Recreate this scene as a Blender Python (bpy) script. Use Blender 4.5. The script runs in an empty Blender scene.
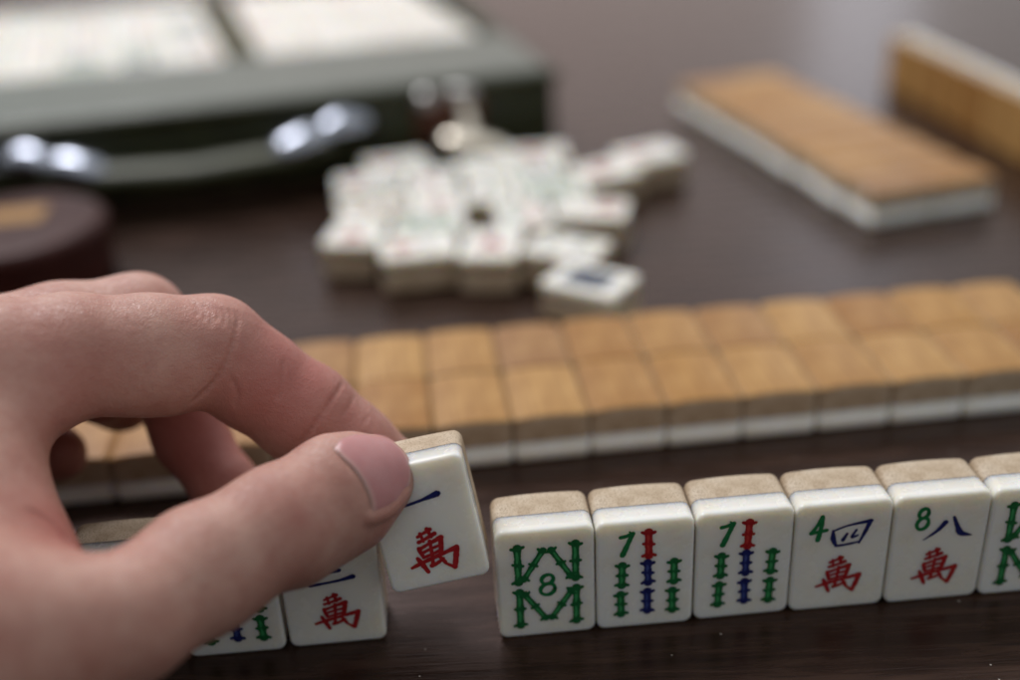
import bpy, bmesh, math, random
import numpy as np
from mathutils import Vector, Matrix, Euler

random.seed(7)
R = math.radians
scene = bpy.context.scene
col = scene.collection

# ------------------------------------------------------------------ camera
FPX, PITCH, ROLL = 1123.2, 26.98, -2.845          # focal length in pixels of a 1020 px frame
cp, sp = math.cos(R(PITCH)), math.sin(R(PITCH))
Fv = np.array([0, cp, -sp]); Rv = np.array([1.0, 0, 0]); Uv = np.cross(Rv, Fv)
cr, sr = math.cos(R(ROLL)), math.sin(R(ROLL))
Rv, Uv = cr * Rv + sr * Uv, -sr * Rv + cr * Uv
CAM = np.array([0, 0, 0.20976])

def at(px, py, Z):
    """point at depth Z (metres along the optical axis) measured off the photograph"""
    return CAM + ((px - 510) / FPX * Rv - (py - 340) / FPX * Uv + Fv) * Z

cd = bpy.data.cameras.new('camera'); cam = bpy.data.objects.new('camera', cd); col.objects.link(cam)
cam.matrix_world = Matrix(((Rv[0], Uv[0], -Fv[0], CAM[0]), (Rv[1], Uv[1], -Fv[1], CAM[1]),
                           (Rv[2], Uv[2], -Fv[2], CAM[2]), (0, 0, 0, 1)))
cd.sensor_width = 36; cd.lens = FPX * 36 / 1020
cd.clip_start = 0.005; cd.clip_end = 50
cd.dof.use_dof = True; cd.dof.focus_distance = 0.288; cd.dof.aperture_fstop = 2.9
scene.camera = cam

# ------------------------------------------------------------------ materials
def mat(name, base=(.5, .5, .5), rough=.5, metal=0.0, spec=.5, **kw):
    m = bpy.data.materials.new(name); m.use_nodes = True
    b = m.node_tree.nodes['Principled BSDF']
    b.inputs['Base Color'].default_value = (*base, 1)
    b.inputs['Roughness'].default_value = rough
    b.inputs['Metallic'].default_value = metal
    b.inputs['Specular IOR Level'].default_value = spec
    for k, v in kw.items(): b.inputs[k.replace('_', ' ')].default_value = v
    return m

class NT:
    def __init__(s, m): s.t = m.node_tree; s.b = s.t.nodes['Principled BSDF']
    def n(s, typ, **kw):
        x = s.t.nodes.new(typ)
        for k, v in kw.items():
            if k.startswith('i_'): x.inputs[k[2:].replace('_', ' ')].default_value = v
            else: setattr(x, k, v)
        return x
    def l(s, a, b): s.t.links.new(a, b)
    def coord(s, out='Object', scale=(1, 1, 1), rot=(0, 0, 0)):
        c = s.n('ShaderNodeTexCoord'); m = s.n('ShaderNodeMapping')
        m.inputs['Scale'].default_value = scale; m.inputs['Rotation'].default_value = rot
        s.l(c.outputs[out], m.inputs['Vector']); return m.outputs['Vector']
    def noise(s, vec, scale, detail=4, rough=.55, dist=0):
        x = s.n('ShaderNodeTexNoise', i_Scale=scale, i_Detail=detail, i_Roughness=rough, i_Distortion=dist)
        s.l(vec, x.inputs['Vector']); return x.outputs['Fac']
    def ramp(s, fac, stops):
        r = s.n('ShaderNodeValToRGB'); e = r.color_ramp.elements
        while len(e) < len(stops): e.new(.5)
        for k, (p, c) in zip(e, stops): k.position = p; k.color = (*c, 1) if len(c) == 3 else c
        s.l(fac, r.inputs['Fac']); return r.outputs['Color']
    def mix(s, a, b, fac, mode='MIX'):
        x = s.n('ShaderNodeMix', data_type='RGBA', blend_type=mode)
        for sock, v in ((x.inputs[6], a), (x.inputs[7], b), (x.inputs[0], fac)):
            if isinstance(v, (int, float)): sock.default_value = v
            elif isinstance(v, tuple): sock.default_value = (*v, 1)
            else: s.l(v, sock)
        return x.outputs[2]
    def bump(s, h, strength, dist, prev=None):
        x = s.n('ShaderNodeBump', i_Strength=strength, i_Distance=dist); s.l(h, x.inputs['Height'])
        if prev is not None: s.l(prev, x.inputs['Normal'])
        return x.outputs['Normal']
    def rand(s): return s.n('ShaderNodeObjectInfo').outputs['Random']

def m_bone():
    m = mat('bone', (.80, .79, .73), .24, spec=.5); t = NT(m)
    v = t.coord(); r = t.rand()
    c = t.ramp(r, [(0, (.87, .86, .80)), (1, (.83, .81, .74))])
    n = t.noise(v, 260, 3)
    c = t.mix(c, (.74, .68, .54), t.ramp(t.noise(t.coord(), 85, 4), [(.48, (0, 0, 0)), (.8, (.6, .6, .6))]))
    t.l(c, t.b.inputs['Base Color'])
    t.b.inputs['Subsurface Weight'].default_value = .85
    t.b.inputs['Subsurface Radius'].default_value = (1, .82, .55)
    t.b.inputs['Subsurface Scale'].default_value = .0048
    rr = t.n('ShaderNodeMapRange', i_From_Min=.4, i_From_Max=.65, i_To_Min=.20, i_To_Max=.32); t.l(t.noise(v, 180, 4), rr.inputs['Value']); t.l(rr.outputs[0], t.b.inputs['Roughness'])
    t.l(t.bump(t.noise(v, 900, 2), .12, .0002), t.b.inputs['Normal'])
    return m

def m_skin_of_bamboo():
    m = mat('bamboo_rind', (.5, .28, .09), .40, spec=.34); t = NT(m)
    v = t.coord(scale=(1, 1, .06)); r = t.rand()
    base = t.ramp(r, [(0, (.45, .235, .058)), (.3, (.35, .165, .040)), (.6, (.50, .285, .095)), (.8, (.40, .20, .050)), (1, (.32, .165, .065))])
    n = t.noise(v, 520, 5, .65)
    c = t.mix(base, (.20, .075, .016), t.ramp(n, [(.42, (0, 0, 0)), (.72, (.75, .75, .75))]))
    n2 = t.noise(t.coord(), 45, 2)
    c = t.mix(c, (.68, .43, .17), t.ramp(n2, [(.45, (0, 0, 0)), (.8, (.45, .45, .45))]))
    t.l(c, t.b.inputs['Base Color'])
    t.l(t.bump(n, .15, .0003), t.b.inputs['Normal'])
    return m

def m_end_grain():
    m = mat('bamboo_end_grain', (.5, .38, .23), .55, spec=.25); t = NT(m)
    v = t.coord(scale=(1, 1, .35))
    vo = t.n('ShaderNodeTexVoronoi', i_Scale=1900.0); t.l(v, vo.inputs['Vector'])
    dots = t.ramp(vo.outputs['Distance'], [(.18, (1, 1, 1)), (.42, (0, 0, 0))])
    n = t.noise(t.coord(), 120, 3)
    base = t.ramp(n, [(.3, (.42, .32, .215)), (.5, (.53, .425, .305)), (.7, (.60, .505, .385))])
    c = t.mix(base, (.21, .13, .065), t.mix((0, 0, 0), dots, t.ramp(n, [(.3, (.62, .62, .62)), (.65, (.95, .95, .95))])))
    t.l(c, t.b.inputs['Base Color'])
    return m

def paint(name, c, c2):
    m = mat(name, c, .42, spec=.35); t = NT(m)
    n = t.noise(t.coord(), 700, 3)
    t.l(t.ramp(n, [(.35, c), (.7, c2)]), t.b.inputs['Base Color']); return m

M = {}
M['bone'] = m_bone(); M['rind'] = m_skin_of_bamboo(); M['grain'] = m_end_grain()
M['red'] = paint('red_paint', (.30, .008, .012), (.42, .02, .022))
M['green'] = paint('green_paint', (.006, .095, .026), (.012, .15, .045))
M['light_green'] = paint('light_green_paint', (.035, .27, .085), (.06, .34, .12))
M['numeral_green'] = paint('numeral_green_paint', (.006, .135, .038), (.012, .19, .06))
M['slate'] = paint('slate_blue_paint', (.008, .022, .050), (.02, .04, .08))
M['blue'] = paint('blue_paint', (.006, .010, .085), (.014, .022, .15))
M['light_blue'] = paint('light_blue_paint', (.03, .05, .22), (.07, .10, .30))
M['light_red'] = paint('light_red_paint', (.45, .03, .03), (.5, .05, .04))

def m_table():
    m = mat('dark_table_wood', (.03, .02, .014), .32, spec=.42)
    m.node_tree.nodes['Principled BSDF'].inputs['Specular Tint'].default_value = (1, .72, .68, 1); t = NT(m)
    v = t.coord(scale=(.10, 1, 1), rot=(0, 0, R(-4)))
    g = t.noise(v, 210, 6, .62, .4)
    g2 = t.noise(t.coord(scale=(.04, 1, 1), rot=(0, 0, R(-4))), 950, 3, .6)
    c = t.ramp(g, [(.28, (.0095, .0044, .0028)), (.5, (.023, .0112, .0070)), (.75, (.056, .030, .0195))])
    c = t.mix(c, (.006, .0035, .003), t.ramp(g2, [(.55, (0, 0, 0)), (.72, (.8, .8, .8))]))
    v3 = t.n('ShaderNodeTexVoronoi', i_Scale=75.0, voronoi_dimensions='2D'); t.l(t.coord(), v3.inputs['Vector'])
    dust = t.ramp(v3.outputs['Distance'], [(.012, (1, 1, 1)), (.024, (0, 0, 0))])
    pick = t.n('ShaderNodeSeparateColor'); t.l(v3.outputs['Color'], pick.inputs[0])
    dm = t.mix((0, 0, 0), dust, t.ramp(pick.outputs[0], [(.86, (0, 0, 0)), (.90, (1, 1, 1))]))
    c = t.mix(c, (.42, .38, .34), dm)
    t.l(c, t.b.inputs['Base Color'])
    rg = t.n('ShaderNodeMapRange', i_From_Min=.3, i_From_Max=.7, i_To_Min=.21, i_To_Max=.32); t.l(g, rg.inputs['Value'])
    t.l(rg.outputs[0], t.b.inputs['Roughness'])
    nb = t.bump(g2, .25, .0004); nb = t.bump(g, .2, .0008, nb); t.l(nb, t.b.inputs['Normal'])
    return m
M['table'] = m_table()

def leather(name, c, c2, rough, scale=900):
    m = mat(name, c, rough, spec=.5); t = NT(m)
    vo = t.n('ShaderNodeTexVoronoi', i_Scale=float(scale)); t.l(t.coord(), vo.inputs['Vector'])
    n = t.noise(t.coord(), 60, 4)
    t.l(t.ramp(n, [(.35, c), (.7, c2)]), t.b.inputs['Base Color'])
    t.l(t.bump(vo.outputs['Distance'], .3, .0005), t.b.inputs['Normal']); return m
M['green_leather'] = leather('dark_green_leather', (.010, .014, .002), (.026, .034, .006), .5)
M['strap'] = leather('olive_strap_leather', (.030, .034, .010), (.045, .048, .016), .45)
M['panel'] = leather('grey_panel_vinyl', (.098, .115, .098), (.128, .146, .126), .36, 500)
M['divider'] = leather('olive_tray_cloth', (.07, .062, .030), (.10, .09, .045), .7)
M['chrome'] = mat('chrome', (.40, .43, .50), .24, 1.0)
M['brass'] = mat('pale_brass', (1.0, .92, .78), .34, 1.0)
M['dull'] = mat('dull_nickel', (.42, .41, .40), .42, 1.0)
M['rust'] = mat('brown_metal', (.10, .04, .025), .4, .6)
M['lacquer'] = leather('dark_red_lacquer', (.030, .0055, .0035), (.048, .010, .007), .5, 200)
M['lacquer'].node_tree.nodes['Principled BSDF'].inputs['Specular IOR Level'].default_value = .22
M['gold'] = paint('ochre_label_paint', (.26, .125, .025), (.33, .175, .045))

def m_skin():
    m = mat('skin', (.6, .37, .28), .46, spec=.42); t = NT(m)
    v = t.coord()
    n1 = t.noise(v, 55, 4, .6); n2 = t.noise(v, 240, 4, .6)
    c = t.ramp(n1, [(.25, (.41, .19, .146)), (.48, (.49, .265, .21)), (.75, (.55, .335, .27))])
    c = t.mix(c, (.39, .165, .132), t.ramp(n2, [(.45, (0, 0, 0)), (.8, (.6, .6, .6))]))
    a = t.n('ShaderNodeAttribute', attribute_name='flush_and_shade')
    c = t.mix(c, (.40, .110, .092), a.outputs['Fac'])  # blood redness, plus painted shade on the finger under the index
    t.l(c, t.b.inputs['Base Color'])
    t.b.inputs['Subsurface Weight'].default_value = .28
    t.b.inputs['Subsurface Radius'].default_value = (1, .36, .2)
    t.b.inputs['Subsurface Scale'].default_value = .0034
    rg = t.n('ShaderNodeMapRange', i_From_Min=.35, i_From_Max=.65, i_To_Min=.36, i_To_Max=.60); t.l(t.noise(v, 600, 3), rg.inputs['Value']); t.l(rg.outputs[0], t.b.inputs['Roughness'])
    vo = t.n('ShaderNodeTexVoronoi', i_Scale=1150.0, feature='DISTANCE_TO_EDGE')
    dn = t.n('ShaderNodeTexNoise', i_Scale=400.0, i_Detail=2.0); t.l(v, dn.inputs['Vector'])
    t.l(t.mix(v, dn.outputs['Color'], .004), vo.inputs['Vector'])
    cells = t.ramp(vo.outputs['Distance'], [(0, (0, 0, 0)), (.25, (1, 1, 1))])
    nb = t.bump(cells, .34, .00022)
    nb = t.bump(t.noise(v, 420, 4, .65), .30, .0006, nb)
    nb = t.bump(t.noise(v, 120, 3, .5), .25, .0012, nb)
    t.l(nb, t.b.inputs['Normal'])
    return m
M['skin'] = m_skin()

def m_nail():
    m = mat('nail', (.60, .33, .30), .40, spec=.4); t = NT(m)
    a = t.n('ShaderNodeAttribute', attribute_name='edge')
    c = t.mix((.47, .205, .205), (.51, .25, .245), t.ramp(t.noise(t.coord(), 130, 3), [(.3, (0, 0, 0)), (.7, (1, 1, 1))]))
    c = t.mix(c, (.60, .41, .36), a.outputs['Fac'])
    t.l(c, t.b.inputs['Base Color'])
    t.b.inputs['Subsurface Weight'].default_value = .5
    t.b.inputs['Subsurface Radius'].default_value = (1, .4, .3)
    t.b.inputs['Subsurface Scale'].default_value = .002
    t.l(t.bump(t.noise(t.coord(scale=(.3, 1, 1)), 500, 2), .08, .0003), t.b.inputs['Normal'])
    return m
M['nail'] = m_nail()

# ------------------------------------------------------------------ object helpers
def link(name, me, parent=None):
    o = bpy.data.objects.new(name, me); col.objects.link(o)
    if parent is not None: o.parent = parent
    return o

def mesh_of(name, bm, mats, smooth=True):
    me = bpy.data.meshes.new(name); bm.to_mesh(me); bm.free()
    for m in mats: me.materials.append(m)
    if smooth:
        for p in me.polygons: p.use_smooth = True
    return me

def soft(o):
    w = o.modifiers.new('normals', 'WEIGHTED_NORMAL'); w.weight = 100; w.keep_sharp = True
    return o

def thing(name, label, cat, loc=(0, 0, 0), rot=(0, 0, 0), group=None):
    o = bpy.data.objects.new(name, None); col.objects.link(o)
    o.empty_display_size = .01
    o.location = loc; o.rotation_euler = rot
    o['label'] = label; o['category'] = cat
    if group: o['group'] = group
    return o

def tag(o, label, cat, group=None):
    o['label'] = label; o['category'] = cat
    if group: o['group'] = group
    return o

def box_bm(x0, x1, y0, y1, z0, z1, bev=0.0, seg=3, bm=None):
    b = bmesh.new()
    bmesh.ops.create_cube(b, size=1)
    for v in b.verts:
        v.co = ((x0 + x1) / 2 + v.co.x * (x1 - x0), (y0 + y1) / 2 + v.co.y * (y1 - y0), (z0 + z1) / 2 + v.co.z * (z1 - z0))
    if bev: bmesh.ops.bevel(b, geom=list(b.edges), offset=bev, segments=seg, profile=.5, affect='EDGES')
    if bm is None: return b
    merge(bm, b); return bm

def merge(bm, b):
    me = bpy.data.meshes.new('tmp'); b.to_mesh(me); b.free(); bm.from_mesh(me); bpy.data.meshes.remove(me)

def lathe_bm(profile, n=64):
    b = bmesh.new(); rings = []
    for r, z in profile:
        if r == 0: rings.append([b.verts.new((0, 0, z))])
        else: rings.append([b.verts.new((r * math.cos(2 * math.pi * i / n), r * math.sin(2 * math.pi * i / n), z)) for i in range(n)])
    for a, c in zip(rings, rings[1:]):
        for i in range(n):
            j = (i + 1) % n
            if len(a) == 1: b.faces.new((a[0], c[i], c[j]))
            elif len(c) == 1: b.faces.new((a[i], c[0], a[j]))
            else: b.faces.new((a[i], c[i], c[j], a[j]))
    bmesh.ops.recalc_face_normals(b, faces=b.faces)
    return b

def tube_bm(pts, radii, n=16, flat=1.0, up=Vector((0, 0, 1)), bm=None):
    """tapered tube along points with rounded ends; flat squashes the section along 'up'"""
    b = bm or bmesh.new(); P = [Vector(p) for p in pts]; rings = []
    def frame(i):
        d = (P[min(i + 1, len(P) - 1)] - P[max(i - 1, 0)]).normalized()
        s = d.cross(up).normalized(); u = s.cross(d).normalized(); return d, s, u
    sec = []
    d, s, u = frame(0)
    for a in (80, 50, 22): sec.append((P[0] - d * radii[0] * math.sin(R(a)), radii[0] * math.cos(R(a)), s, u))
    for i in range(len(P)):
        _, s, u = frame(i); sec.append((P[i], radii[i], s, u))
    d, s, u = frame(len(P) - 1)
    for a in (22, 50, 80): sec.append((P[-1] + d * radii[-1] * math.sin(R(a)), radii[-1] * math.cos(R(a)), s, u))
    for c, r, s, u in sec:
        rings.append([b.verts.new(c + s * r * math.cos(2 * math.pi * k / n) + u * r * flat * math.sin(2 * math.pi * k / n)) for k in range(n)])
    for a, c in zip(rings, rings[1:]):
        for k in range(n):
            b.faces.new((a[k], a[(k + 1) % n], c[(k + 1) % n], c[k]))
    b.faces.new(rings[0][::-1]); b.faces.new(rings[-1])
    bmesh.ops.recalc_face_normals(b, faces=b.faces)
    return b

# ------------------------------------------------------------------ mahjong tiles
TW, TH, TD = .0260, .0350, .0170
SPLIT = -TD / 2 + .42 * TD

def tile_halves():
    b = bmesh.new(); bmesh.ops.create_cube(b, size=1)
    for v in b.verts: v.co = (v.co.x * TW, v.co.y * TD, TH / 2 + v.co.z * TH)
    bmesh.ops.bevel(b, geom=[e for e in b.edges if abs(e.verts[0].co.y - e.verts[1].co.y) > .01], offset=.0024, segments=6, profile=.5, affect='EDGES')
    bmesh.ops.bevel(b, geom=[e for e in b.edges if max(v.co.y for v in e.verts) < -TD / 2 + 1e-5], offset=.0009, segments=3, profile=.5, affect='EDGES')
    bmesh.ops.bevel(b, geom=[e for e in b.edges if min(v.co.y for v in e.verts) > TD / 2 - 1e-5], offset=.0014, segments=3, profile=.5, affect='EDGES')
    for k in range(1, 8):
        bmesh.ops.bisect_plane(b, geom=b.verts[:] + b.edges[:] + b.faces[:], plane_co=(-TW / 2 + TW * k / 8, 0, 0), plane_no=(1, 0, 0), dist=1e-6)
    for v in b.verts:
        if v.co.y > 0:
            v.co.y += (v.co.y / (TD / 2)) * .0010 * ((1 - (2 * v.co.x / TW) ** 2) - .55)
    out = []
    for keep_front in (True, False):
        c = b.copy()
        r = bmesh.ops.bisect_plane(c, geom=c.verts[:] + c.edges[:] + c.faces[:], plane_co=(0, SPLIT, 0), plane_no=(0, 1, 0),
                                   dist=1e-7, clear_outer=keep_front, clear_inner=not keep_front)
        if keep_front:
            ed = [e for e in c.edges if e.is_boundary]
            bmesh.ops.holes_fill(c, edges=ed, sides=0)
        else:
            for v in c.verts:                               # the bamboo stands a hair proud of the bone
                v.co.x *= 1.002; v.co.z = TH / 2 + (v.co.z - TH / 2) * 1.0015
        bmesh.ops.recalc_face_normals(c, faces=c.faces)
        if not keep_front:                                  # open shell: make sure normals face out
            f = max(c.faces, key=lambda f: f.calc_center_median().y)
            if f.normal.y < 0: bmesh.ops.reverse_faces(c, faces=c.faces)
        out.append(c)
    b.free(); return out

_f, _b = tile_halves()
for f in _b.faces: f.material_index = 0 if f.normal.y > .35 else 1
ME_BONE = mesh_of('bone_face', _f, [M['bone']]); ME_BAMBOO = mesh_of('bamboo_back', _b, [M['rind'], M['grain']])

# --- painted, engraved marks: brush ribbons lying on the face
FY = -TD / 2 - 4e-5
def fxy(u, v): return (u - .5) * .0242, .0341 - v * .0328

def smooth_path(pts, n=7):
    if len(pts) < 3: n = 3
    P = [Vector(p) for p in pts]; out = []
    for i in range(len(P) - 1):
        a, b, c, d = P[max(i - 1, 0)], P[i], P[i + 1], P[min(i + 2, len(P) - 1)]
        for k in range(n):
            t = k / n
            out.append(.5 * ((2 * b) + (c - a) * t + (2 * a - 5 * b + 4 * c - d) * t * t + (3 * b - a - 3 * c + d) * t ** 3))
    out.append(P[-1]); return out

class Marks:
    def __init__(s): s.bm = bmesh.new(); s.k = 0
    def ribbon(s, pts, mi=0, curve=True):
        """pts: (u, v, width) with width in tile-face fractions of .0242 m"""
        q = []
        for u, v, w in pts:
            x, z = fxy(u, v); q.append((x, z, w * .0242 * .5))
        P = smooth_path(q) if curve and len(q) > 2 else smooth_path(q, 3)
        y = FY - s.k * 2.5e-6; s.k += 1
        L, Rr = [], []
        n = len(P)
        dirs = []
        for i in range(n):
            a, b = P[max(i - 1, 0)], P[min(i + 1, n - 1)]
            d = Vector((b.x - a.x, b.y - a.y)); d = d.normalized() if d.length else Vector((1, 0)); dirs.append(d)
        rows = []
        def row(c, d, w): rows.append((s.bm.verts.new((c[0] - d.y * w, y, c[1] + d.x * w)), s.bm.verts.new((c[0] + d.y * w, y, c[1] - d.x * w))))
        for a in (75, 40):
            c = P[0]; row((c.x - dirs[0].x * c.z * math.sin(R(a)), c.y - dirs[0].y * c.z * math.sin(R(a))), dirs[0], c.z * math.cos(R(a)))
        for i in range(n):
            w = P[i].z * random.uniform(.90, 1.08)
            row((P[i].x, P[i].y), dirs[i], w)
        for a in (40, 75):
            c = P[-1]; row((c.x + dirs[-1].x * c.z * math.sin(R(a)), c.y + dirs[-1].y * c.z * math.sin(R(a))), dirs[-1], c.z * math.cos(R(a)))
        for a, b in zip(rows, rows[1:]):
            f = s.bm.faces.new((a[0], a[1], b[1], b[0])); f.material_index = mi
            f.normal_update()
            if f.normal.y > 0: f.normal_flip()
    def stick(s, u0, v0, u1, v1, w=.075, dark=0, light=1):
        """a bamboo stick: two dark bars with pale stripes between, flared nodes at the ends and the middle"""
        asp = .0322 / .0242
        d = Vector((u1 - u0, (v1 - v0) * asp)); L = d.length; d.normalize(); n = Vector((-d.y, d.x))
        def p(t, o): return (u0 + d.x * t * L + n.x * o, v0 + (d.y * t * L + n.y * o) / asp)
        s.ribbon([(*p(.04, 0), w * .86), (*p(.14, 0), w * .70), (*p(.3, 0), w * .64), (*p(.5, 0), w * .76), (*p(.7, 0), w * .64), (*p(.86, 0), w * .70), (*p(.96, 0), w * .86)], dark)
        nd = .05 / max(L, .01)
        for t, k, b in ((.04, .54, nd), (.5, .44, 0), (.96, .54, -nd)):
            j = random.uniform(-.03, .03)
            s.ribbon([(*p(t + j, -w * k), w * .32), (*p(t + b * .4 + j * .3, 0), w * .40), (*p(t - j, w * k), w * .32)], dark)
        for a, b in ((.15, .43), (.57, .85)):
            s.ribbon([(*p(a, w * .06), w * .16), (*p((a + b) / 2, w * .03), w * .26), (*p(b, w * .06), w * .18)], light)
    def mesh(s, name, mats):
        return mesh_of(name, s.bm, mats, smooth=False)

def wan(u, v, s=1.0):
    """the red 'ten thousand' character, brush style"""
    mk = Marks(); su, sv = .50 * s / 460, .36 * s / 405
    def P(*pts, w=34): return [(u + (x - 370) * su, v + (y - 358) * sv, ww * su * 1.22) for x, y, ww in pts]
    w = 34
    mk.ribbon(P((262, 212, 26), (315, 192, 24), (388, 166, 34)))
    mk.ribbon(P((258, 262, 30), (330, 242, 26), (420, 212, 36)))
    mk.ribbon(P((290, 185, 26), (304, 262, 24))); mk.ribbon(P((362, 158, 36), (382, 236, 26)))
    mk.ribbon(P((246, 318, 34), (252, 350, 34), (270, 402, 30)))
    mk.ribbon(P((246, 326, 30), (350, 292, 28), (468, 258, 44)))
    mk.ribbon(P((462, 262, 44), (452, 330, 40), (430, 408, 34)))
    mk.ribbon(P((262, 366, 24), (350, 342, 24), (440, 326, 24)))
    mk.ribbon(P((268, 408, 26), (350, 392, 24), (434, 372, 26)))
    mk.ribbon(P((360, 270, 30), (352, 380, 28), (336, 492, 30)))
    mk.ribbon(P((142, 480, 26), (260, 448, 34), (430, 410, 32), (585, 376, 44)))
    mk.ribbon(P((212, 404, 30), (240, 462, 40), (276, 544, 34)))
    mk.ribbon(P((584, 376, 46), (556, 470, 44), (526, 552, 38)))
    mk.ribbon(P((528, 550, 40), (490, 528, 26), (446, 494, 22)))
    mk.ribbon(P((322, 496, 36), (380, 482, 30), (442, 452, 26))); mk.ribbon(P((408, 420, 26), (450, 486, 32)))
    return mk.mesh('character', [M['red']])

def numeral(kind, u, v):
    mk = Marks()
    A = lambda *p: [(u + x, v + y, w * 1.7) for x, y, w in p]
    if kind == '7':
        mk.ribbon(A((-.065, -.075, .030), (0, -.085, .028), (.065, -.105, .034)), curve=False)
        mk.ribbon(A((.062, -.10, .034), (.02, -.02, .032), (-.045, .10, .040)))
        mk.ribbon(A((.03, -.125, .012), (.05, -.105, .02)))
    elif kind == '4':
        mk.ribbon(A((.02, -.11, .026), (-.03, -.02, .024), (-.085, .045, .03)))
        mk.ribbon(A((-.085, .045, .028), (0, .035, .026), (.085, .025, .028)))
        mk.ribbon(A((.025, -.11, .032), (.02, 0, .032), (-.005, .115, .036)))
    else:
        a, b = (.058, .052) if kind == '8' else (.072, .060)
        for cy, rx, ry in ((-.052, a * .9, .046), (.048, a * 1.1, .056)):
            mk.ribbon([(u + rx * math.cos(t) - (.18 * ry * math.sin(t)), v + cy + ry * math.sin(t), .046 + .006 * math.sin(t * 2))
                       for t in [2 * math.pi * i / 10 for i in range(11)]])
    return mk.mesh('numeral', [M['numeral_green']])

def blue_number(kind):
    mk = Marks()
    if kind == 'four':
        mk.ribbon([(.385, .235, .03), (.395, .32, .06), (.43, .385, .035)])
        mk.ribbon([(.385, .24, .026), (.55, .195, .028), (.80, .165, .05)])
        mk.ribbon([(.79, .17, .055), (.745, .27, .045), (.69, .375, .03)])
        mk.ribbon([(.43, .39, .034), (.53, .385, .032), (.69, .365, .026)])
        mk.ribbon([(.545, .275, .03), (.505, .335, .052)])
        mk.ribbon([(.645, .245, .03), (.60, .315, .034), (.665, .30, .026)])
    elif kind == 'eight':
        mk.ribbon([(.545, .245, .065), (.46, .325, .045), (.32, .405, .012)])
        mk.ribbon([(.635, .20, .036), (.685, .29, .055), (.74, .365, .075), (.87, .395, .010)])
    elif kind == 'one':
        mk.ribbon([(.22, .315, .05), (.36, .305, .032), (.54, .285, .038), (.69, .262, .070), (.705, .26, .055)])
    elif kind == 'two':
        mk.ribbon([(.34, .305, .034), (.45, .298, .03), (.59, .285, .06), (.61, .283, .05)])
        mk.ribbon([(.28, .415, .046), (.44, .402, .032), (.60, .385, .038), (.74, .36, .062), (.755, .358, .05)])
    return mk.mesh('character', [M['blue']])

def sticks7():
    mk = Marks(); S = lambda u, a, b, dk, lt: mk.stick(u + random.uniform(-.008, .008), a, u + random.uniform(-.012, .008), b, .126, dk, lt)
    S(.535, .075, .325, 4, 5); S(.53, .378, .592, 2, 3); S(.525, .668, .882, 2, 3)
    for u in (.245, .815):
        S(u, .385, .60, 0, 1); S(u - .008, .678, .895, 0, 1)
    return mk.mesh('bamboo_marking', [M['green'], M['light_green'], M['blue'], M['light_blue'], M['red'], M['light_red']])

def sticks8():
    mk = Marks(); w = .122
    mk.stick(.20, .115, .20, .485, w); mk.stick(.83, .115, .825, .485, w)
    mk.stick(.25, .455, .485, .16, w * .85); mk.stick(.78, .455, .555, .16, w * .85)
    mk.stick(.205, .555, .20, .925, w); mk.stick(.83, .555, .825, .925, w)
    mk.stick(.25, .585, .49, .865, w * .85); mk.stick(.785, .585, .545, .865, w * .85)
    return mk.mesh('bamboo_marking', [M['green'], M['light_green']])

def frame_mark():
    mk = Marks()
    for a, b in (((.22, .22), (.78, .22)), ((.78, .22), (.78, .78)), ((.78, .78), (.22, .78)), ((.22, .78), (.22, .22))):
        mk.ribbon([(*a, .10), (*b, .10)])
    for u in (.32, .44, .56, .68): mk.ribbon([(u, .30, .10), (u + .02, .70, .09)])
    mk.ribbon([(.36, .36, .07), (.64, .64, .07)]); mk.ribbon([(.64, .34, .07), (.36, .66, .07)]); mk.ribbon([(.5, .3, .08), (.5, .7, .08)])
    return mk.mesh('marking', [M['slate']])

def dots_mark(n, m1, m2):
    mk = Marks()
    rows = {2: [(.5, .28), (.5, .72)], 4: [(.3, .28), (.7, .28), (.3, .72), (.7, .72)], 6: [(.3, .2), (.7, .2), (.3, .52), (.7, .52), (.3, .8), (.7, .8)]}[n]
    for i, (u, v) in enumerate(rows):
        for r, w in ((.105, .035), (.035, .05)):
            mk.ribbon([(u + r * math.cos(t), v + r * .75 * math.sin(t), w) for t in [2 * math.pi * k / 12 for k in range(13)]], i % 2)
    return mk.mesh('dot_marking', [M[m1], M[m2]])

D = {
    'seven_bamboo': [numeral('7', .295, .19), sticks7()],
    'seven_bamboo_again': [numeral('7', .30, .185), sticks7()],
    'eight_bamboo': [numeral('8b', .515, .515), sticks8()],
    'four_wan': [numeral('4', .225, .20), blue_number('four'), wan(.50, .685)],
    'eight_wan': [numeral('8', .285, .19), blue_number('eight'), wan(.50, .685)],
    'one_wan': [blue_number('one'), wan(.505, .725, 1.06)],
    'two_wan': [blue_number('two'), wan(.525, .70)],
    'blue_frame': [frame_mark()],
    'two_dots': [dots_mark(2, 'green', 'blue')], 'four_dots': [dots_mark(4, 'blue', 'green')], 'six_dots': [dots_mark(6, 'green', 'red')],
    'red_wan_only': [wan(.5, .55, 1.2)],
}

def tile(label, design=None, loc=(0, 0, 0), rot=(0, 0, 0), group=None):
    t = thing('mahjong_tile', label, 'mahjong tile', loc, rot, group)
    soft(link('bone_face', ME_BONE, t)); soft(link('bamboo_back', ME_BAMBOO, t))
    for me in (D[design] if design else []): link(me.name.split('.')[0], me, t)
    return t

def lying(label, design, x, y, ang, face_up, group, z0=0.0):
    """a tile flat on the table: x, y is its centre, ang (degrees) the direction of its long side"""
    th = R(-90) if face_up else R(90)
    a = R(ang - 90)
    off = Vector((0, -TH / 2, 0)) if face_up else Vector((0, TH / 2, 0))
    off.rotate(Euler((0, 0, a)))
    return tile(label, design, (x + off.x, y + off.y, z0 + TD / 2 + .0004), (th, 0, a), group)

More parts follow.
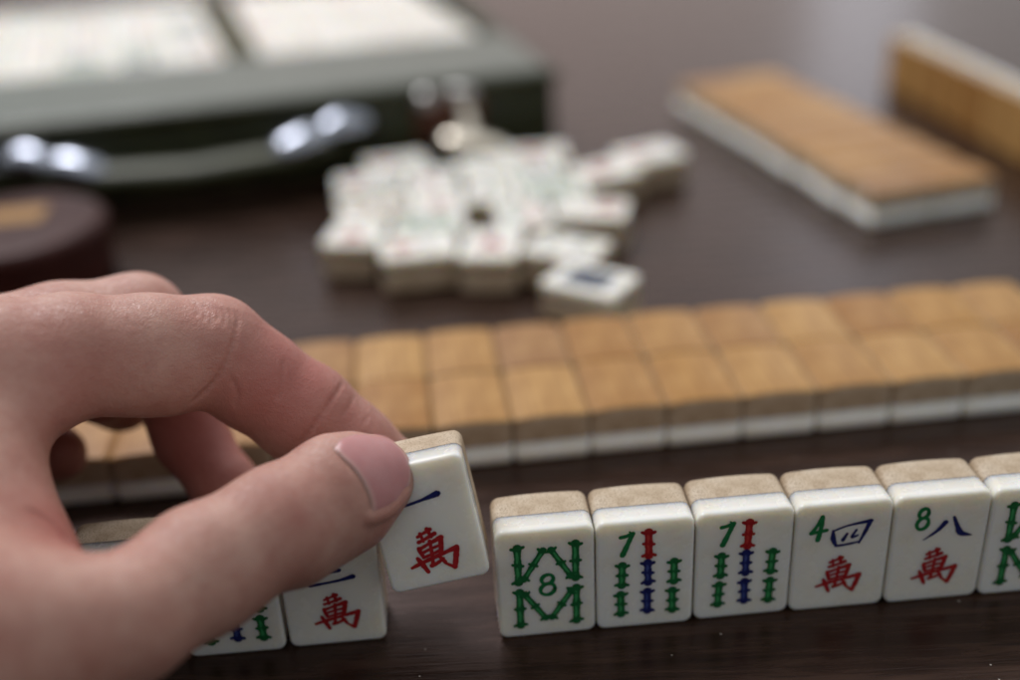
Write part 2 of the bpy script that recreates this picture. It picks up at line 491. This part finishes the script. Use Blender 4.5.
# ---- the player's row of standing tiles
a0 = R(3.5)
e0 = np.array([math.cos(a0), math.sin(a0), 0]); n0 = np.array([-math.sin(a0), math.cos(a0), 0])
ROW0 = np.array([-.00691, .2341, 0])
GROW = 'row of standing tiles in front of the hand'
def row_tile(slot, label, design, dy=0.0, yaw=0.0, shift=0.0):
    p = ROW0 + e0 * ((slot + .5) * .0265 + shift) + n0 * (TD / 2 + dy)
    return tile(label, design, tuple(p), (0, 0, a0 + R(yaw)), GROW)
row_tile(0, 'standing tile with green W and M bamboo sticks round an 8, beside the gap', 'eight_bamboo', 0, .3)
row_tile(1, 'standing seven bamboo tile directly right of the green 8 bamboo tile by the gap', 'seven_bamboo', 0, -.3)
row_tile(2, 'standing seven bamboo tile directly left of the 4 character tile', 'seven_bamboo_again', .0004, .4)
row_tile(3, 'standing tile with green 4, blue four character and red character', 'four_wan', .0002, -.2)
row_tile(4, 'standing tile with green 8, blue two-stroke character and red character', 'eight_wan', 0, .2)
row_tile(5, 'standing 8 bamboo tile cut off by the right edge of the photo', 'eight_bamboo', -.0002)
row_tile(-2, 'standing tile with two blue strokes over a red character, half under the thumb', 'two_wan', .0040, .3, -.0036)
row_tile(-3, 'standing bamboo tile mostly hidden under the thumb, blue and green sticks showing', 'seven_bamboo', .0036, -.2, -.0041)
row_tile(-4, 'standing tile behind the thumb with only its speckled top edge showing', None, .0041, .3, -.0045)

# ---- the tile in the fingers
HELD = np.array(at(442, 585, .2895))
rh = Euler((R(-9), R(-9.0), R(3.5)))
off = Vector((0, TD / 2, 0)); off.rotate(rh)
tile('tile held tilted between thumb and index finger, blue stroke above red character', 'one_wan', tuple(Vector(HELD) + off), rh)

# ---- the two-deep wall of face-down tiles
a1 = R(5.204)
e1 = np.array([math.cos(a1), math.sin(a1), 0]); n1 = np.array([-math.sin(a1), math.cos(a1), 0])
ROW1 = np.array([-.02691, .31782, 0])
ORD = ['first', 'second', 'third', 'fourth', 'fifth', 'sixth', 'seventh', 'eighth', 'ninth', 'tenth', 'eleventh', 'twelfth', 'thirteenth', 'fourteenth', 'fifteenth']
for r_ in range(2):
    for k in range(-5, 9):
        p = ROW1 + e1 * ((k + .5) * .02635) + n1 * (TH * (r_ + .5) + r_ * .0003 + random.uniform(-.0004, .0004))
        lying('face-down bamboo tile, %s from the right in the %s row of the long wall' % (ORD[8 - k], ('near', 'far')[r_]),
              None, p[0], p[1], math.degrees(a1) + 90 + random.uniform(-.6, .6), False, 'long wall of face-down tiles behind the standing row')

# ---- the face-up heap in the middle
HEAP = [  # x, y, direction of the long side, design, label
    (.0348, .4313, 146, 'blue_frame', 'face-up tile with dark blue block, at the very front of the heap'),
    (.0273, .4688, 150, 'four_dots', 'face-up tile with dark marks touching the blue block tile from behind'),
    (-.0401, .4780, 8, 'two_wan', 'face-up tile lying broadside at the front left of the heap'),
    (-.0704, .5007, 80, 'one_wan', 'face-up tile at the left front corner of the heap'),
    (-.0063, .4768, 82, 'red_wan_only', 'face-up tile with red character between the broadside and dark-marked front tiles'),
    (.0429, .5156, 168, 'one_wan', 'face-up tile with pinkish character lying broadside on the right of the heap'),
    (.0820, .5990, 22, 'one_wan', 'face-up tile farthest right, sticking out of the heap'),
    (.0546, .5733, 28, 'red_wan_only', 'face-up tile touching the one that sticks out farthest right of the heap'),
    (.0195, .5767, 100, 'seven_bamboo', 'face-up tile end-on in the right rear of the heap'),
    (.0091, .5127, 96, 'six_dots', 'face-up tile end-on, directly left of the broadside right tile of the heap'),
    (-.0659, .5372, 12, 'six_dots', 'face-up tile broadside on the left flank, behind the left front corner tile'),
    (-.0334, .5369, 94, 'two_wan', 'face-up tile end-on in the left middle of the heap'),
    (-.0062, .5501, 88, 'four_dots', 'face-up tile end-on in the centre of the heap'),
    (-.0714, .5731, 8, 'four_wan', 'face-up tile broadside, second from the case on the left edge of the heap'),
    (-.0588, .6038, 14, 'two_wan', 'face-up tile of the heap nearest the dark green case on its left'),
    (-.0379, .5737, 84, 'eight_wan', 'face-up tile end-on between the left edge and the centre rear of the heap'),
    (-.0095, .5893, 100, 'two_dots', 'face-up tile of the heap just below the case latch'),
    (.0196, .6088, 4, 'red_wan_only', 'face-up tile broadside at the very back of the heap'),
    (-.0358, .5057, 5, 'eight_bamboo', 'face-up green bamboo tile behind the broadside tile at front left of the heap'),
    (.0256, .5451, 4, 'eight_bamboo', 'face-up green bamboo tile broadside, right of the centre of the heap'),
]
for x, y, ang, des, lab in HEAP:
    lying(lab, des, x, y, ang, True, 'face-up tiles heaped in the middle')

# ---- the far wall on the right
ang = R(9.0); ew = np.array([math.cos(ang), math.sin(ang), 0]); nw = np.array([-math.sin(ang), math.cos(ang), 0])
ang2 = R(104.5); lw = np.array([math.cos(ang2), math.sin(ang2), 0])
FW = np.array([.1800, .5150, 0])
ew = np.array([lw[1], -lw[0], 0])
for r_ in range(2):
    for k in range(9):
        p = FW + ew * (TH * (r_ + .5) + r_ * .0006 + random.uniform(-.0011, .0011)) + lw * (k + .5) * .0266
        lying('face-down tile, %s from the near end, %s column of the far wall' % (ORD[k], ('left', 'right')[r_]),
              None, p[0], p[1], 14.5 + random.uniform(-1.3, 1.3), False, 'far wall of face-down tiles on the right')

# ---- another player's standing row, backs towards us
s0, s1 = np.array([.2710, .7780, 0]), np.array([.2900, .6080, 0])
ds = (s1 - s0) / np.linalg.norm(s1 - s0)
for k in range(8):
    p = s0 + ds * (k + .5) * .0264 + np.array([-ds[1], ds[0], 0]) * (TD / 2)
    yaw = math.atan2(ds[1], ds[0]) + math.pi
    t = tile('brown-backed standing tile, %s from the far end of the right-hand row' % ORD[k], None, tuple(p), (0, 0, yaw), 'standing row of the player on the right')

# ------------------------------------------------------------------ table
tb = box_bm(-1.3, 1.3, -.45, 1.55, -.045, 0, .004)
tbo = link('table', mesh_of('table', tb, [M['table']], smooth=False)); tbo['kind'] = 'structure'

# ------------------------------------------------------------------ the green case
CX = thing('tile_case', 'open dark green leather case with metal latch and handle, full of tiles', 'case', (.0345, .665, 0), (0, 0, R(12.9)))
LC, DC, HC = .43, .37, .050
def part(name, bm, m, parent=CX, smooth=True):
    return soft(link(name, mesh_of(name, bm, [m] if not isinstance(m, list) else m, smooth), parent))
b = bmesh.new()
box_bm(-LC, 0, 0, DC, .0005, .030, .003, 3, b)
box_bm(-LC, 0, .001, .012, .028, HC - .002, .002, 2, b)
box_bm(-LC, 0, DC - .012, DC - .001, .028, HC, .002, 2, b)
box_bm(-LC, -LC + .012, .008, DC - .008, .028, HC, .002, 2, b)
box_bm(-.013, 0, .008, DC - .008, .028, HC, .002, 2, b)
part('shell', b, M['green_leather'])
part('front_panel', box_bm(-LC + .002, -.002,   .0015, .112, .040, HC + .001, .004, 4), M['panel'])
part('piping', tube_bm([(-LC, -.0005, HC - .003), (-LC / 2, -.0005, HC - .003), (0, -.0005, HC - .003)], [.0028] * 3, 12), M['strap'])
b = bmesh.new()
box_bm(-.006, .006, 0, .252, .029, HC + .002, .002, 2, b); b.transform(Matrix.Translation((-.178, .110, 0)) @ Matrix.Rotation(R(5), 4, 'Z'))
part('divider', b, M['divider'])
b = bmesh.new(); box_bm(-LC + .010, -.011, .010, DC - .010, .0295, .0325, 0, 1, b)
part('tray_floor', b, M['divider'])
hd = part('handle', tube_bm([(-.285, -.020, .0265), (-.262, -.026, .024), (-.214, -.029, .022), (-.166, -.026, .024), (-.143, -.020, .0265)], [.0085, .010, .0105, .010, .0085], 20, .62), M['strap'])
for x in (-.297, -.131):
    s = 1 if x < -.2 else -1
    b = bmesh.new()
    tube_bm([(x - s * .012, -.006, .033), (x, -.0105, .0345), (x + s * .008, -.013, .032)], [.009, .0105, .008], 20, .75, bm=b)
    tube_bm([(x + s * .012, -.018, .0315), (x + s * .020, -.022, .0315), (x + s * .032, -.0245, .0275)], [.0085, .0105, .0100], 20, .72, bm=b)
    link('handle_mount', mesh_of('handle_mount', b, [M['chrome']]), CX)
for x in (-.066, -.364):
    lt = part('latch', box_bm(x - .020, x + .020, -.0035, .0008, .012, .044, .0012, 2), M['rust'])
    b = bmesh.new()
    tube_bm([(x - .0135, -.002, .0415), (x - .0135, -.006, .0405)], [.0060, .0055], 18, 1, bm=b)
    tube_bm([(x + .003, -.002, .0415), (x + .012, -.006, .0415)], [.0056, .0050], 18, 1, bm=b)
    link('latch_knob', mesh_of('latch_knob', b, [M['dull']]), lt)
    b = bmesh.new()
    tube_bm([(x + .009, -.005, .034), (x + .010, -.010, .024), (x + .007, -.016, .018)], [.0035, .0045, .005], 16, .6, up=Vector((0, 1, 0)), bm=b)
    tube_bm([(x - .002, -.021, .0190), (x + .008, -.024, .0185), (x + .021, -.026, .0135)], [.0088, .0082, .0092], 20, .75, bm=b)
    link('latch_lever', mesh_of('latch_lever', b, [M['brass']]), lt)

# tiles packed in its two trays: small and out of focus, one mesh each
def packed_mesh(design):
    bm = bmesh.new(); mats = [M['bone'], M['grain']]
    for me, mi in ((ME_BONE, 0), (ME_BAMBOO, 1)):
        n = len(bm.faces); bm.from_mesh(me); bm.faces.ensure_lookup_table()
        for f in bm.faces[n:]: f.material_index = mi
    for me in D[design]:
        n = len(bm.faces); bm.from_mesh(me); bm.faces.ensure_lookup_table(); base = len(mats); mats += list(me.materials)
        for f in bm.faces[n:]: f.material_index += base
    return mesh_of('packed_tile', bm, mats)
PACK = {d: packed_mesh(d) for d in ('two_wan', 'six_dots', 'seven_bamboo', 'four_wan', 'eight_bamboo', 'blue_frame', 'two_dots')}
ca, sa = math.cos(R(12.9)), math.sin(R(12.9))
for tray, x0, nx, names in (('left', -.1870, 6, list(PACK)), ('right', -.0200, 5, ['two_dots', 'six_dots', 'two_wan'])):
    for i in range(nx):
        for j in range(9):
            ly = .1130 + (.5 + j) * .0275
            lx = x0 - (.5 + i) * .0365 - (ly - .113) * (.085 if tray == 'left' else .065)
            if lx < -.405 or (tray == 'right' and i > 3): continue
            x, y = .0345 + lx * ca - ly * sa, .665 + lx * sa + ly * ca
            o = link('packed_tile', PACK[random.choice(names)])
            a = R(12.9 + 90 + random.uniform(-1.5, 1.5)) if tray == 'left' else R(12.9 - 90 + random.uniform(-.8, .8))
            offv = Vector((0, -TH / 2, 0)); offv.rotate(Euler((0, 0, a)))
            o.location = (x + offv.x, y + offv.y, .0327 + TD / 2 + random.uniform(0, .0012)); o.rotation_euler = (R(-90), 0, a)
            tag(o, 'white tile in case, %s tray, %s from the front, %s from the %s' %
                (tray, ORD[j], ORD[i], 'divider' if tray == 'left' else 'right'), 'mahjong tile', 'tiles packed in the %s tray of the case' % tray)

# ------------------------------------------------------------------ round lacquer box
RB = thing('round_box', 'round dark red lacquered box with an ochre square on its lid', 'box', (-.2330, .4990, 0))
part('body', lathe_bm([(0, .0004), (.043, .0004), (.0445, .0025), (.0445, .018), (.0435, .019)], 72), M['lacquer'], RB)
ld = part('lid', lathe_bm([(.0440, .0192), (.0455, .020), (.0458, .026), (.0440, .0295), (.040, .0305), (0, .0312)], 72), M['lacquer'], RB)
b = box_bm(-.013, .013, -.011, .011, .0300, .03135, .0006, 2)
lb = part('emblem', b, M['gold'], ld); lb.rotation_euler = (0, 0, R(8)); lb.location = (.002, .008, .0002)

# ------------------------------------------------------------------ the hand (signed distance field -> one continuous mesh)
class Field:
    """list of smooth-unioned tapered capsules; optional flattening along an axis"""
    def __init__(s): s.ops = []
    def cap(s, a, b, ra, rb, k=.003, flat=None):
        s.ops.append(('add', np.array(a, float), np.array(b, float), ra, rb, k, flat)); return s
    def cut(s, a, b, r, k=.001):
        s.ops.append(('sub', np.array(a, float), np.array(b, float), r, r, k, None)); return s

def d_cap(P, a, b, ra, rb, flat):
    if flat is not None:
        ax, f = flat
        a2, b2 = a, b
        q = P - a
        q = q + np.outer(q @ ax, ax) * (1 / f - 1)
        ba = b - a; ba = ba + ax * (ba @ ax) * (1 / f - 1)
    else:
        q = P - a; ba = b - a
    l2 = max(ba @ ba, 1e-12)
    t = np.clip((q @ ba) / l2, 0, 1)
    d = np.sqrt(((q - t[:, None] * ba) ** 2).sum(1)) - (ra + (rb - ra) * t)
    return d * (flat[1] ** .5 if flat is not None else 1)

def smin(a, b, k):
    h = np.clip(.5 + .5 * (b - a) / k, 0, 1)
    return b + (a - b) * h - k * h * (1 - h)

def eval_field(fl, P):
    d = np.full(len(P), .05)
    for op, a, b, ra, rb, k, flat in fl.ops:
        c = d_cap(P, a, b, ra, rb, flat)
        d = smin(d, c, k) if op == 'add' else -smin(-d, c, k)
    return d

def J(px, py, Z, rpx): return at(px, py, Z), rpx * Z / FPX
def chain(fl, js, k=.003, flats=None):
    for i in range(len(js) - 1):
        (a, ra), (b, rb) = js[i], js[i + 1]
        fl.cap(a, b, ra, rb, k, flats[i] if flats else None)

vF = Fv / np.linalg.norm(Fv)
thumb = Field()
ax_th = vF * .93 + Uv * -.30 + Rv * -.12; ax_th /= np.linalg.norm(ax_th)
tj = [J(-70, 655, .227, 118), J(118, 604, .246, 76), J(205, 558, .257, 64), J(278, 520, .266, 59), J(338, 490, .275, 54), J(362, 482, .279, 46), J(374, 478, .281, 37)]
tj[1] = J(121, 622, .242, 66); tj[2] = J(202, 570, .257, 64); tj[3] = J(280, 524, .266, 57)
ax_rt = vF * .90 + Uv * .42; ax_rt /= np.linalg.norm(ax_rt)
chain(thumb, tj, .004, [(ax_rt, .86), (ax_rt, .86), (vF, .90), (ax_th, .86), (ax_th, .80), (ax_th, .76)])
thumb.cap(at(300, 548, .272), at(352, 520, .279), 0.0088, .0078, .006)                 # pad
index = Field()
ij = [J(-20, 369, .276, 64), J(70, 353, .285, 58), J(150, 352, .293, 56), J(212, 350, .300, 53), J(254, 379, .304, 49), J(305, 414, .308, 49), J(350, 446, .311, 43), J(391, 466, .313, 31)]
chain(index, ij, .004)
index.cap(at(120, 372, .288), at(170, 374, .292), .0105, .0100, .006)
middle = Field()
chain(middle, [J(-60, 360, .300, 54), J(60, 334, .316, 50), J(138, 322, .326, 47), J(166, 375, .331, 40), J(191, 437, .334, 35), J(227, 490, .327, 32), J(240, 506, .324, 27)], .004)
ring = Field()
chain(ring, [J(-100, 352, .318, 50), J(20, 340, .333, 44), J(92, 342, .345, 41), J(120, 395, .350, 34), J(100, 398, .335, 27)], .004)
pinky = Field()
chain(pinky, [J(-120, 380, .330, 45), J(-20, 375, .345, 36), J(10, 420, .350, 32), J(58, 454, .344, 28)], .004)

palm = Field()
Wr = at(-330, 560, .232)
palm.cap(*[Wr, at(-20, 370, .276)], .024, .0158, .01)
palm.cap(Wr, at(-60, 362, .300), .024, .0150, .01)
palm.cap(Wr, at(-100, 352, .318), .024, .015, .01)
palm.cap(Wr, at(-125, 385, .330), .024, .0135, .01)
palm.cap(Wr, at(-70, 655, .230), .024, .022, .012)
palm.cap(at(-70, 660, .230), at(60, 638, .238), 0.022, .0140, .010)                     # thumb ball
palm.cap(at(-30, 400, .272), at(-32, 470, .262), .0145, .0148, .008)                   # web between thumb and index
palm.cap(at(-32, 470, .262), at(22, 588, .250), .0148, .0146, .008)
palm.cap(at(40, 396, .276), at(-10, 420, .270), .0096, .013, .008)
palm.cap(at(-90, 500, .255), at(-60, 600, .24), .02, .02, .012)
palm.cap(Wr, np.array([-.30, .075, .080]), .026, .031, .012)
palm.cap(np.array([-.30, .075, .080]), np.array([-.44, -.06, .095]), .031, .040, .012)                            # forearm

FINGERS = [thumb, index, middle, ring, pinky]
KF = [.007, .009, .006, .006, .006]
DETAIL = Field()

def hand_d(P, detail=True):
    pal = eval_field(palm, P)
    d = np.full(len(P), .05)
    for fl, k in zip(FINGERS, KF):
        f = eval_field(fl, P)
        d = np.minimum(d, smin(pal, f, k))
    if detail:
        for op, a, b, ra, rb, k, flat in DETAIL.ops:
            near = np.where(np.abs(P - (a + b) / 2).max(1) < np.linalg.norm(b - a) / 2 + ra + 3 * k)[0]
            if len(near) == 0: continue
            c = d_cap(P[near], a, b, ra, rb, flat)
            d[near] = smin(d[near], c, k) if op == 'add' else -smin(-d[near], c, k)
    return d

def on_skin(pix, Z0=.2, detail=False):
    """where the lines of sight through these picture points meet the hand"""
    out = []
    P = np.array([at(x, y, Z0) for x, y in pix]); Dn = np.array([at(x, y, 1.0) - CAM for x, y in pix]); Dn /= np.linalg.norm(Dn, axis=1)[:, None]
    best = np.full(len(P), 9.); bp = P.copy()
    for _ in range(90):
        d = hand_d(P, detail)
        m = d < best; best[m] = d[m]; bp[m] = P[m]
        P = P + Dn * np.maximum(d, 1e-5)[:, None] * .8
    # settle on the surface along the gradient
    for _ in range(4):
        e = 2e-4; d = hand_d(bp, detail)
        g = np.stack([hand_d(bp + np.eye(3)[i] * e, detail) - d for i in range(3)], 1) / e
        g /= np.linalg.norm(g, axis=1)[:, None] + 1e-9
        bp = bp - g * d[:, None]
    return bp, g

def crease(pix, r, depth, k=.0006, n=4):
    P = [tuple(q) for q in smooth_path([(x, y, 0) for x, y in pix], n)]
    S, g = on_skin([(q[0], q[1]) for q in P])
    S = S + g * (r - depth)
    for a, b in zip(S, S[1:]): DETAIL.cut(a, b, r, k)

def ridge(pix, r, sink, k=.0015, n=4):
    P = [tuple(q) for q in smooth_path([(x, y, 0) for x, y in pix], n)]
    S, g = on_skin([(q[0], q[1]) for q in P])
    S = S - g * (sink)
    for a, b in zip(S, S[1:]): DETAIL.cap(a, b, r, r, k)

_creases = [([(237, 322), (231, 348), (218, 376), (192, 402)], .0007, .00045), ([(232, 378), (238, 392), (236, 404)], .0006, .00025),
            ([(342, 384), (330, 402), (316, 422), (302, 442)], .0006, .00030), ([(283, 362), (281, 380), (278, 398)], .0006, .00014),
            ([(30, 512), (50, 524), (70, 544)], .0012, .0004)]
for q in range(7):
    x0_, y0_ = 196 + q * 6.5, 304 + q * 1.4
    _creases.append(([(x0_, y0_), (x0_ + 2.5, y0_ + 7), (x0_ + 1.5, y0_ + 13 + (q % 3) * 3)], .0005, .00016))
_creases += [([(353, 398), (349, 406), (342, 415)], .0005, .00008), ([(368, 416), (363, 425)], .0005, .00006)]
for pix, r, dep in _creases:
    crease(pix, r, dep)
# nail outline (picture points) and the folds of skin round it
NAIL = [(334, 451), (341, 439), (360, 434), (383, 436), (399, 446), (409, 462), (410, 480), (403, 497), (389, 510), (373, 516), (370, 501), (364, 486), (354, 471), (343, 460)]
crease([(335, 449), (344, 461), (355, 472), (364, 486), (369, 501), (371, 516)], .0005, .00022)
ridge([(370, 518), (384, 513), (396, 505), (405, 493)], .0015, .0013, .0016)

def axis(*segs):
    out = [segs[0][0]]
    for a, b, h in segs:
        n = max(1, round((b - a) / h)); out += [a + (b - a) * (i + 1) / n for i in range(n)]
    return np.array(out)
GX = axis((-.50, -.19, .004), (-.19, -.125, .002), (-.125, -.09, .0009), (-.09, -.018, .0005))
GY = axis((-.12, .13, .004), (.13, .195, .0014), (.195, .275, .00055), (.275, .345, .0013))
GZ = axis((.002, .03, .0014), (.03, .09, .0006), (.09, .125, .0014), (.125, .15, .004))

def grid_field():
    nx, ny, nz = len(GX), len(GY), len(GZ)
    X, Y, Zg = np.meshgrid(GX, GY, GZ, indexing='ij')
    P = np.stack([X.ravel(), Y.ravel(), Zg.ravel()], 1).astype(np.float64)
    def region(pts, rad):
        lo = np.min(pts, 0) - rad; hi = np.max(pts, 0) + rad
        s = []
        for g, a, b in zip((GX, GY, GZ), lo, hi):
            i0, i1 = np.searchsorted(g, a), np.searchsorted(g, b); s.append(slice(max(i0 - 1, 0), min(i1 + 1, len(g))))
        return tuple(s)
    P4 = P.reshape(nx, ny, nz, 3)
    def comp(fl):
        d = np.full((nx, ny, nz), .05)
        for op, a, b, ra, rb, k, flat in fl.ops:
            s = region(np.array([a, b]), max(ra, rb) * 1.0 + .014)
            q = P4[s].reshape(-1, 3)
            c = d_cap(q, a, b, ra, rb, flat).reshape(d[s].shape)
            d[s] = smin(d[s], c, k) if op == 'add' else -smin(-d[s], c, k)
        return d
    pal = comp(palm); d = np.full((nx, ny, nz), .05)
    for fl, k in zip(FINGERS, KF): d = np.minimum(d, smin(pal, comp(fl), k))
    for op, a, b, ra, rb, k, flat in DETAIL.ops:
        s = region(np.array([a, b]), ra + 2.5 * k)
        q = P4[s].reshape(-1, 3)
        c = d_cap(q, a, b, ra, rb, flat).reshape(d[s].shape)
        d[s] = smin(d[s], c, k) if op == 'add' else -smin(-d[s], c, k)
    return d, P4

def surface_nets(d, P4):
    ins = d < 0
    nx, ny, nz = d.shape
    c8 = [ins[i:nx - 1 + i, j:ny - 1 + j, k:nz - 1 + k] for i in (0, 1) for j in (0, 1) for k in (0, 1)]
    cnt = sum(c.astype(np.int8) for c in c8)
    mixed = (cnt > 0) & (cnt < 8)
    ci = np.argwhere(mixed); vid = -np.ones(mixed.shape, int); vid[mixed] = np.arange(len(ci))
    acc = np.zeros((len(ci), 3)); num = np.zeros(len(ci))
    corners = [(i, j, k) for i in (0, 1) for j in (0, 1) for k in (0, 1)]
    for a in corners:
        for ax in range(3):
            if a[ax]: continue
            b = list(a); b[ax] = 1
            ia = tuple((ci + a).T); ib = tuple((ci + b).T)
            da, db = d[ia], d[ib]; m = (da < 0) != (db < 0)
            t = np.where(m, da / np.where(m, da - db, 1), 0)
            pt = P4[ia] + (P4[ib] - P4[ia]) * t[:, None]
            acc[m] += pt[m]; num[m] += 1
    V = acc / num[:, None]
    Fc = []
    for ax in range(3):
        u, v = (ax + 1) % 3, (ax + 2) % 3
        sl0 = [slice(None)] * 3; sl1 = [slice(None)] * 3; sl0[ax] = slice(0, -1); sl1[ax] = slice(1, None)
        ch = ins[tuple(sl0)] != ins[tuple(sl1)]
        E_ = np.argwhere(ch)
        ok = (E_[:, u] > 0) & (E_[:, v] > 0) & (E_[:, u] < d.shape[u] - 1) & (E_[:, v] < d.shape[v] - 1)
        E_ = E_[ok]
        du = np.zeros(3, int); du[u] = 1; dv = np.zeros(3, int); dv[v] = 1
        q = np.stack([vid[tuple((E_ - du - dv).T)], vid[tuple((E_ - dv).T)], vid[tuple(E_.T)], vid[tuple((E_ - du).T)]], 1)
        flip = ~ins[tuple(E_.T)]
        q[flip] = q[flip][:, ::-1]
        Fc.append(q)
    return V, np.concatenate(Fc)

d, P4 = grid_field()
V, Fc = surface_nets(d, P4)
me = bpy.data.meshes.new('hand')
me.from_pydata(V.tolist(), [], Fc.tolist()); me.update()
for p in me.polygons: p.use_smooth = True
me.materials.append(M['skin'])
# blood-flushed patches at knuckles, web fold and fingertips; shade on the middle finger painted in too
fl_pts = [(at(240, 330, .295), .011, .30), (at(225, 385, .295), .012, .35), (at(290, 378, .298), .022, .75), (at(350, 420, .30), .013, .55), (at(215, 318, .29), .010, .35), (at(301, 516, .255), .0030, .38), (at(286, 508, .255), .008, .2),
          (at(55, 535, .25), .012, .65), (at(30, 505, .25), .012, .35), (at(60, 452, .34), .012, .55), (at(200, 440, .33), .030, .85), (at(110, 400, .34), .02, .6), (at(385, 520, .275), .008, .4), (at(60, 380, .27), .016, .25), (at(140, 300, .31), .01, .2)]
fv = np.zeros(len(V))
for c, r, w in fl_pts: fv = np.maximum(fv, w * np.exp(-((V - c) ** 2).sum(1) / (r * r)))
at_ = me.attributes.new('flush_and_shade', 'FLOAT', 'POINT'); at_.data.foreach_set('value', fv)
# hand root: an origin at the wrist
hand = link('hand', me)
tag(hand, 'left hand with thumb in front and curled fingers behind, lifting a tile', 'hand')

# thumbnail
ring_px = [(p[0], p[1]) for p in smooth_path([(x, y, 0) for x, y in NAIL + NAIL[:1]], 5)][:-1]
cx_, cy_ = 379, 474
NR = 14; grid_px = [(cx_ + (x - cx_) * (k / NR), cy_ + (y - cy_) * (k / NR)) for k in range(1, NR + 1) for x, y in ring_px]
S, g = on_skin(grid_px + [(cx_, cy_)])
n_r = len(ring_px)
kk = np.concatenate([np.repeat(np.arange(1, NR + 1), n_r), [0]])
lift = np.where(kk == NR, -.0001, np.where(kk == NR - 1, .00024, .00032))
NVt = S + g * lift[:, None]
faces = []
c0 = NR * n_r
for i in range(n_r): faces.append((c0, i, (i + 1) % n_r))
for k in range(NR - 1):
    for i in range(n_r):
        a, b_ = k * n_r + i, k * n_r + (i + 1) % n_r
        faces.append((a, a + n_r, b_ + n_r, b_))
nm = bpy.data.meshes.new('thumbnail'); nm.from_pydata(NVt.tolist(), [], faces); nm.update()
b = bmesh.new(); b.from_mesh(nm); bmesh.ops.recalc_face_normals(b, faces=b.faces)
b.faces.ensure_lookup_table()
if b.faces[0].normal.dot(Vector(g[-1])) < 0: bmesh.ops.reverse_faces(b, faces=b.faces)
b.to_mesh(nm); b.free()
for p in nm.polygons: p.use_smooth = True
nm.materials.append(M['nail'])
gp = np.array(grid_px + [(cx_, cy_)])
ed = np.zeros(len(gp))
free = np.array([(x, y) for x, y in ring_px if x > 396 and y < 505])
dist = np.sqrt(((gp[:, None, :] - free[None]) ** 2).sum(2)).min(1)
ed = np.clip(1 - dist / 4.5, 0, 1) * .9
cut_ = np.array([(x, y) for x, y in ring_px if x < 374 and y > 452])
dist = np.sqrt(((gp[:, None, :] - cut_[None]) ** 2).sum(2)).min(1)
ed = np.maximum(ed, np.clip(1 - dist / 5.0, 0, 1) * .9)
ea = nm.attributes.new('edge', 'FLOAT', 'POINT'); ea.data.foreach_set('value', ed)
nail = link('thumbnail', nm, hand)

# ------------------------------------------------------------------ light: window light from high at the back left and a window beyond the table
w = bpy.data.worlds.new('World'); scene.world = w; w.use_nodes = True
bg = w.node_tree.nodes['Background']; bg.inputs['Strength'].default_value = .76
# a dim room: pale ceiling, darker low down, darkest behind the viewer
wt = w.node_tree; tc = wt.nodes.new('ShaderNodeTexCoord'); sx = wt.nodes.new('ShaderNodeSeparateXYZ'); wt.links.new(tc.outputs['Generated'], sx.inputs[0])
def wm(op, a, b, clamp=False):
    n = wt.nodes.new('ShaderNodeMath'); n.operation = op; n.use_clamp = clamp
    for k, v in enumerate((a, b)):
        if isinstance(v, (int, float)): n.inputs[k].default_value = v
        else: wt.links.new(v, n.inputs[k])
    return n.outputs[0]
lev = wm('ADD', wm('ADD', wm('ADD', wm('MULTIPLY', sx.outputs['Z'], .90), wm('MULTIPLY', sx.outputs['Y'], .16)), wm('MULTIPLY', sx.outputs['X'], .22)), .16)
band = wm('POWER', wm('MAXIMUM', sx.outputs['Y'], 0.0), 9.0)
lev = wm('ADD', lev, wm('MULTIPLY', band, .85))
lev = wm('MAXIMUM', wm('MINIMUM', lev, 1.5), .04)
wr = wt.nodes.new('ShaderNodeMix'); wr.data_type = 'RGBA'; wr.inputs[6].default_value = (0, 0, 0, 1); wb = wt.nodes.new('ShaderNodeMix'); wb.data_type = 'RGBA'; wb.inputs[6].default_value = (.97, .985, 1.0, 1); wb.inputs[7].default_value = (1.0, .80, .74, 1)
wt.links.new(band, wb.inputs[0]); wt.links.new(wb.outputs[2], wr.inputs[7])
wt.links.new(lev, wr.inputs[0]); wt.links.new(wr.outputs[2], bg.inputs['Color'])

def area(name, loc, target, sx, sy, power, colr):
    l = bpy.data.lights.new(name, 'AREA'); l.shape = 'RECTANGLE'; l.size = sx; l.size_y = sy; l.energy = power; l.color = colr
    o = bpy.data.objects.new(name, l); col.objects.link(o); o.location = loc
    o.rotation_euler = (Vector(target) - Vector(loc)).to_track_quat('-Z', 'Y').to_euler(); return o
area('key_window_light', (-.62, 1.26, 1.42), (0, .36, 0), .60, .55, 22.5, (1.0, .98, 1.0))
area('window_light', (.84, 2.6, .80), (.1, .4, 0), .24, 1.2, .9, (.80, .87, 1.0))

scene.view_settings.view_transform = 'Standard'; scene.view_settings.look = 'None'
scene.view_settings.exposure = 0; scene.view_settings.gamma = 1
scene.cycles.use_denoising = True
scene.cycles.max_bounces = 8
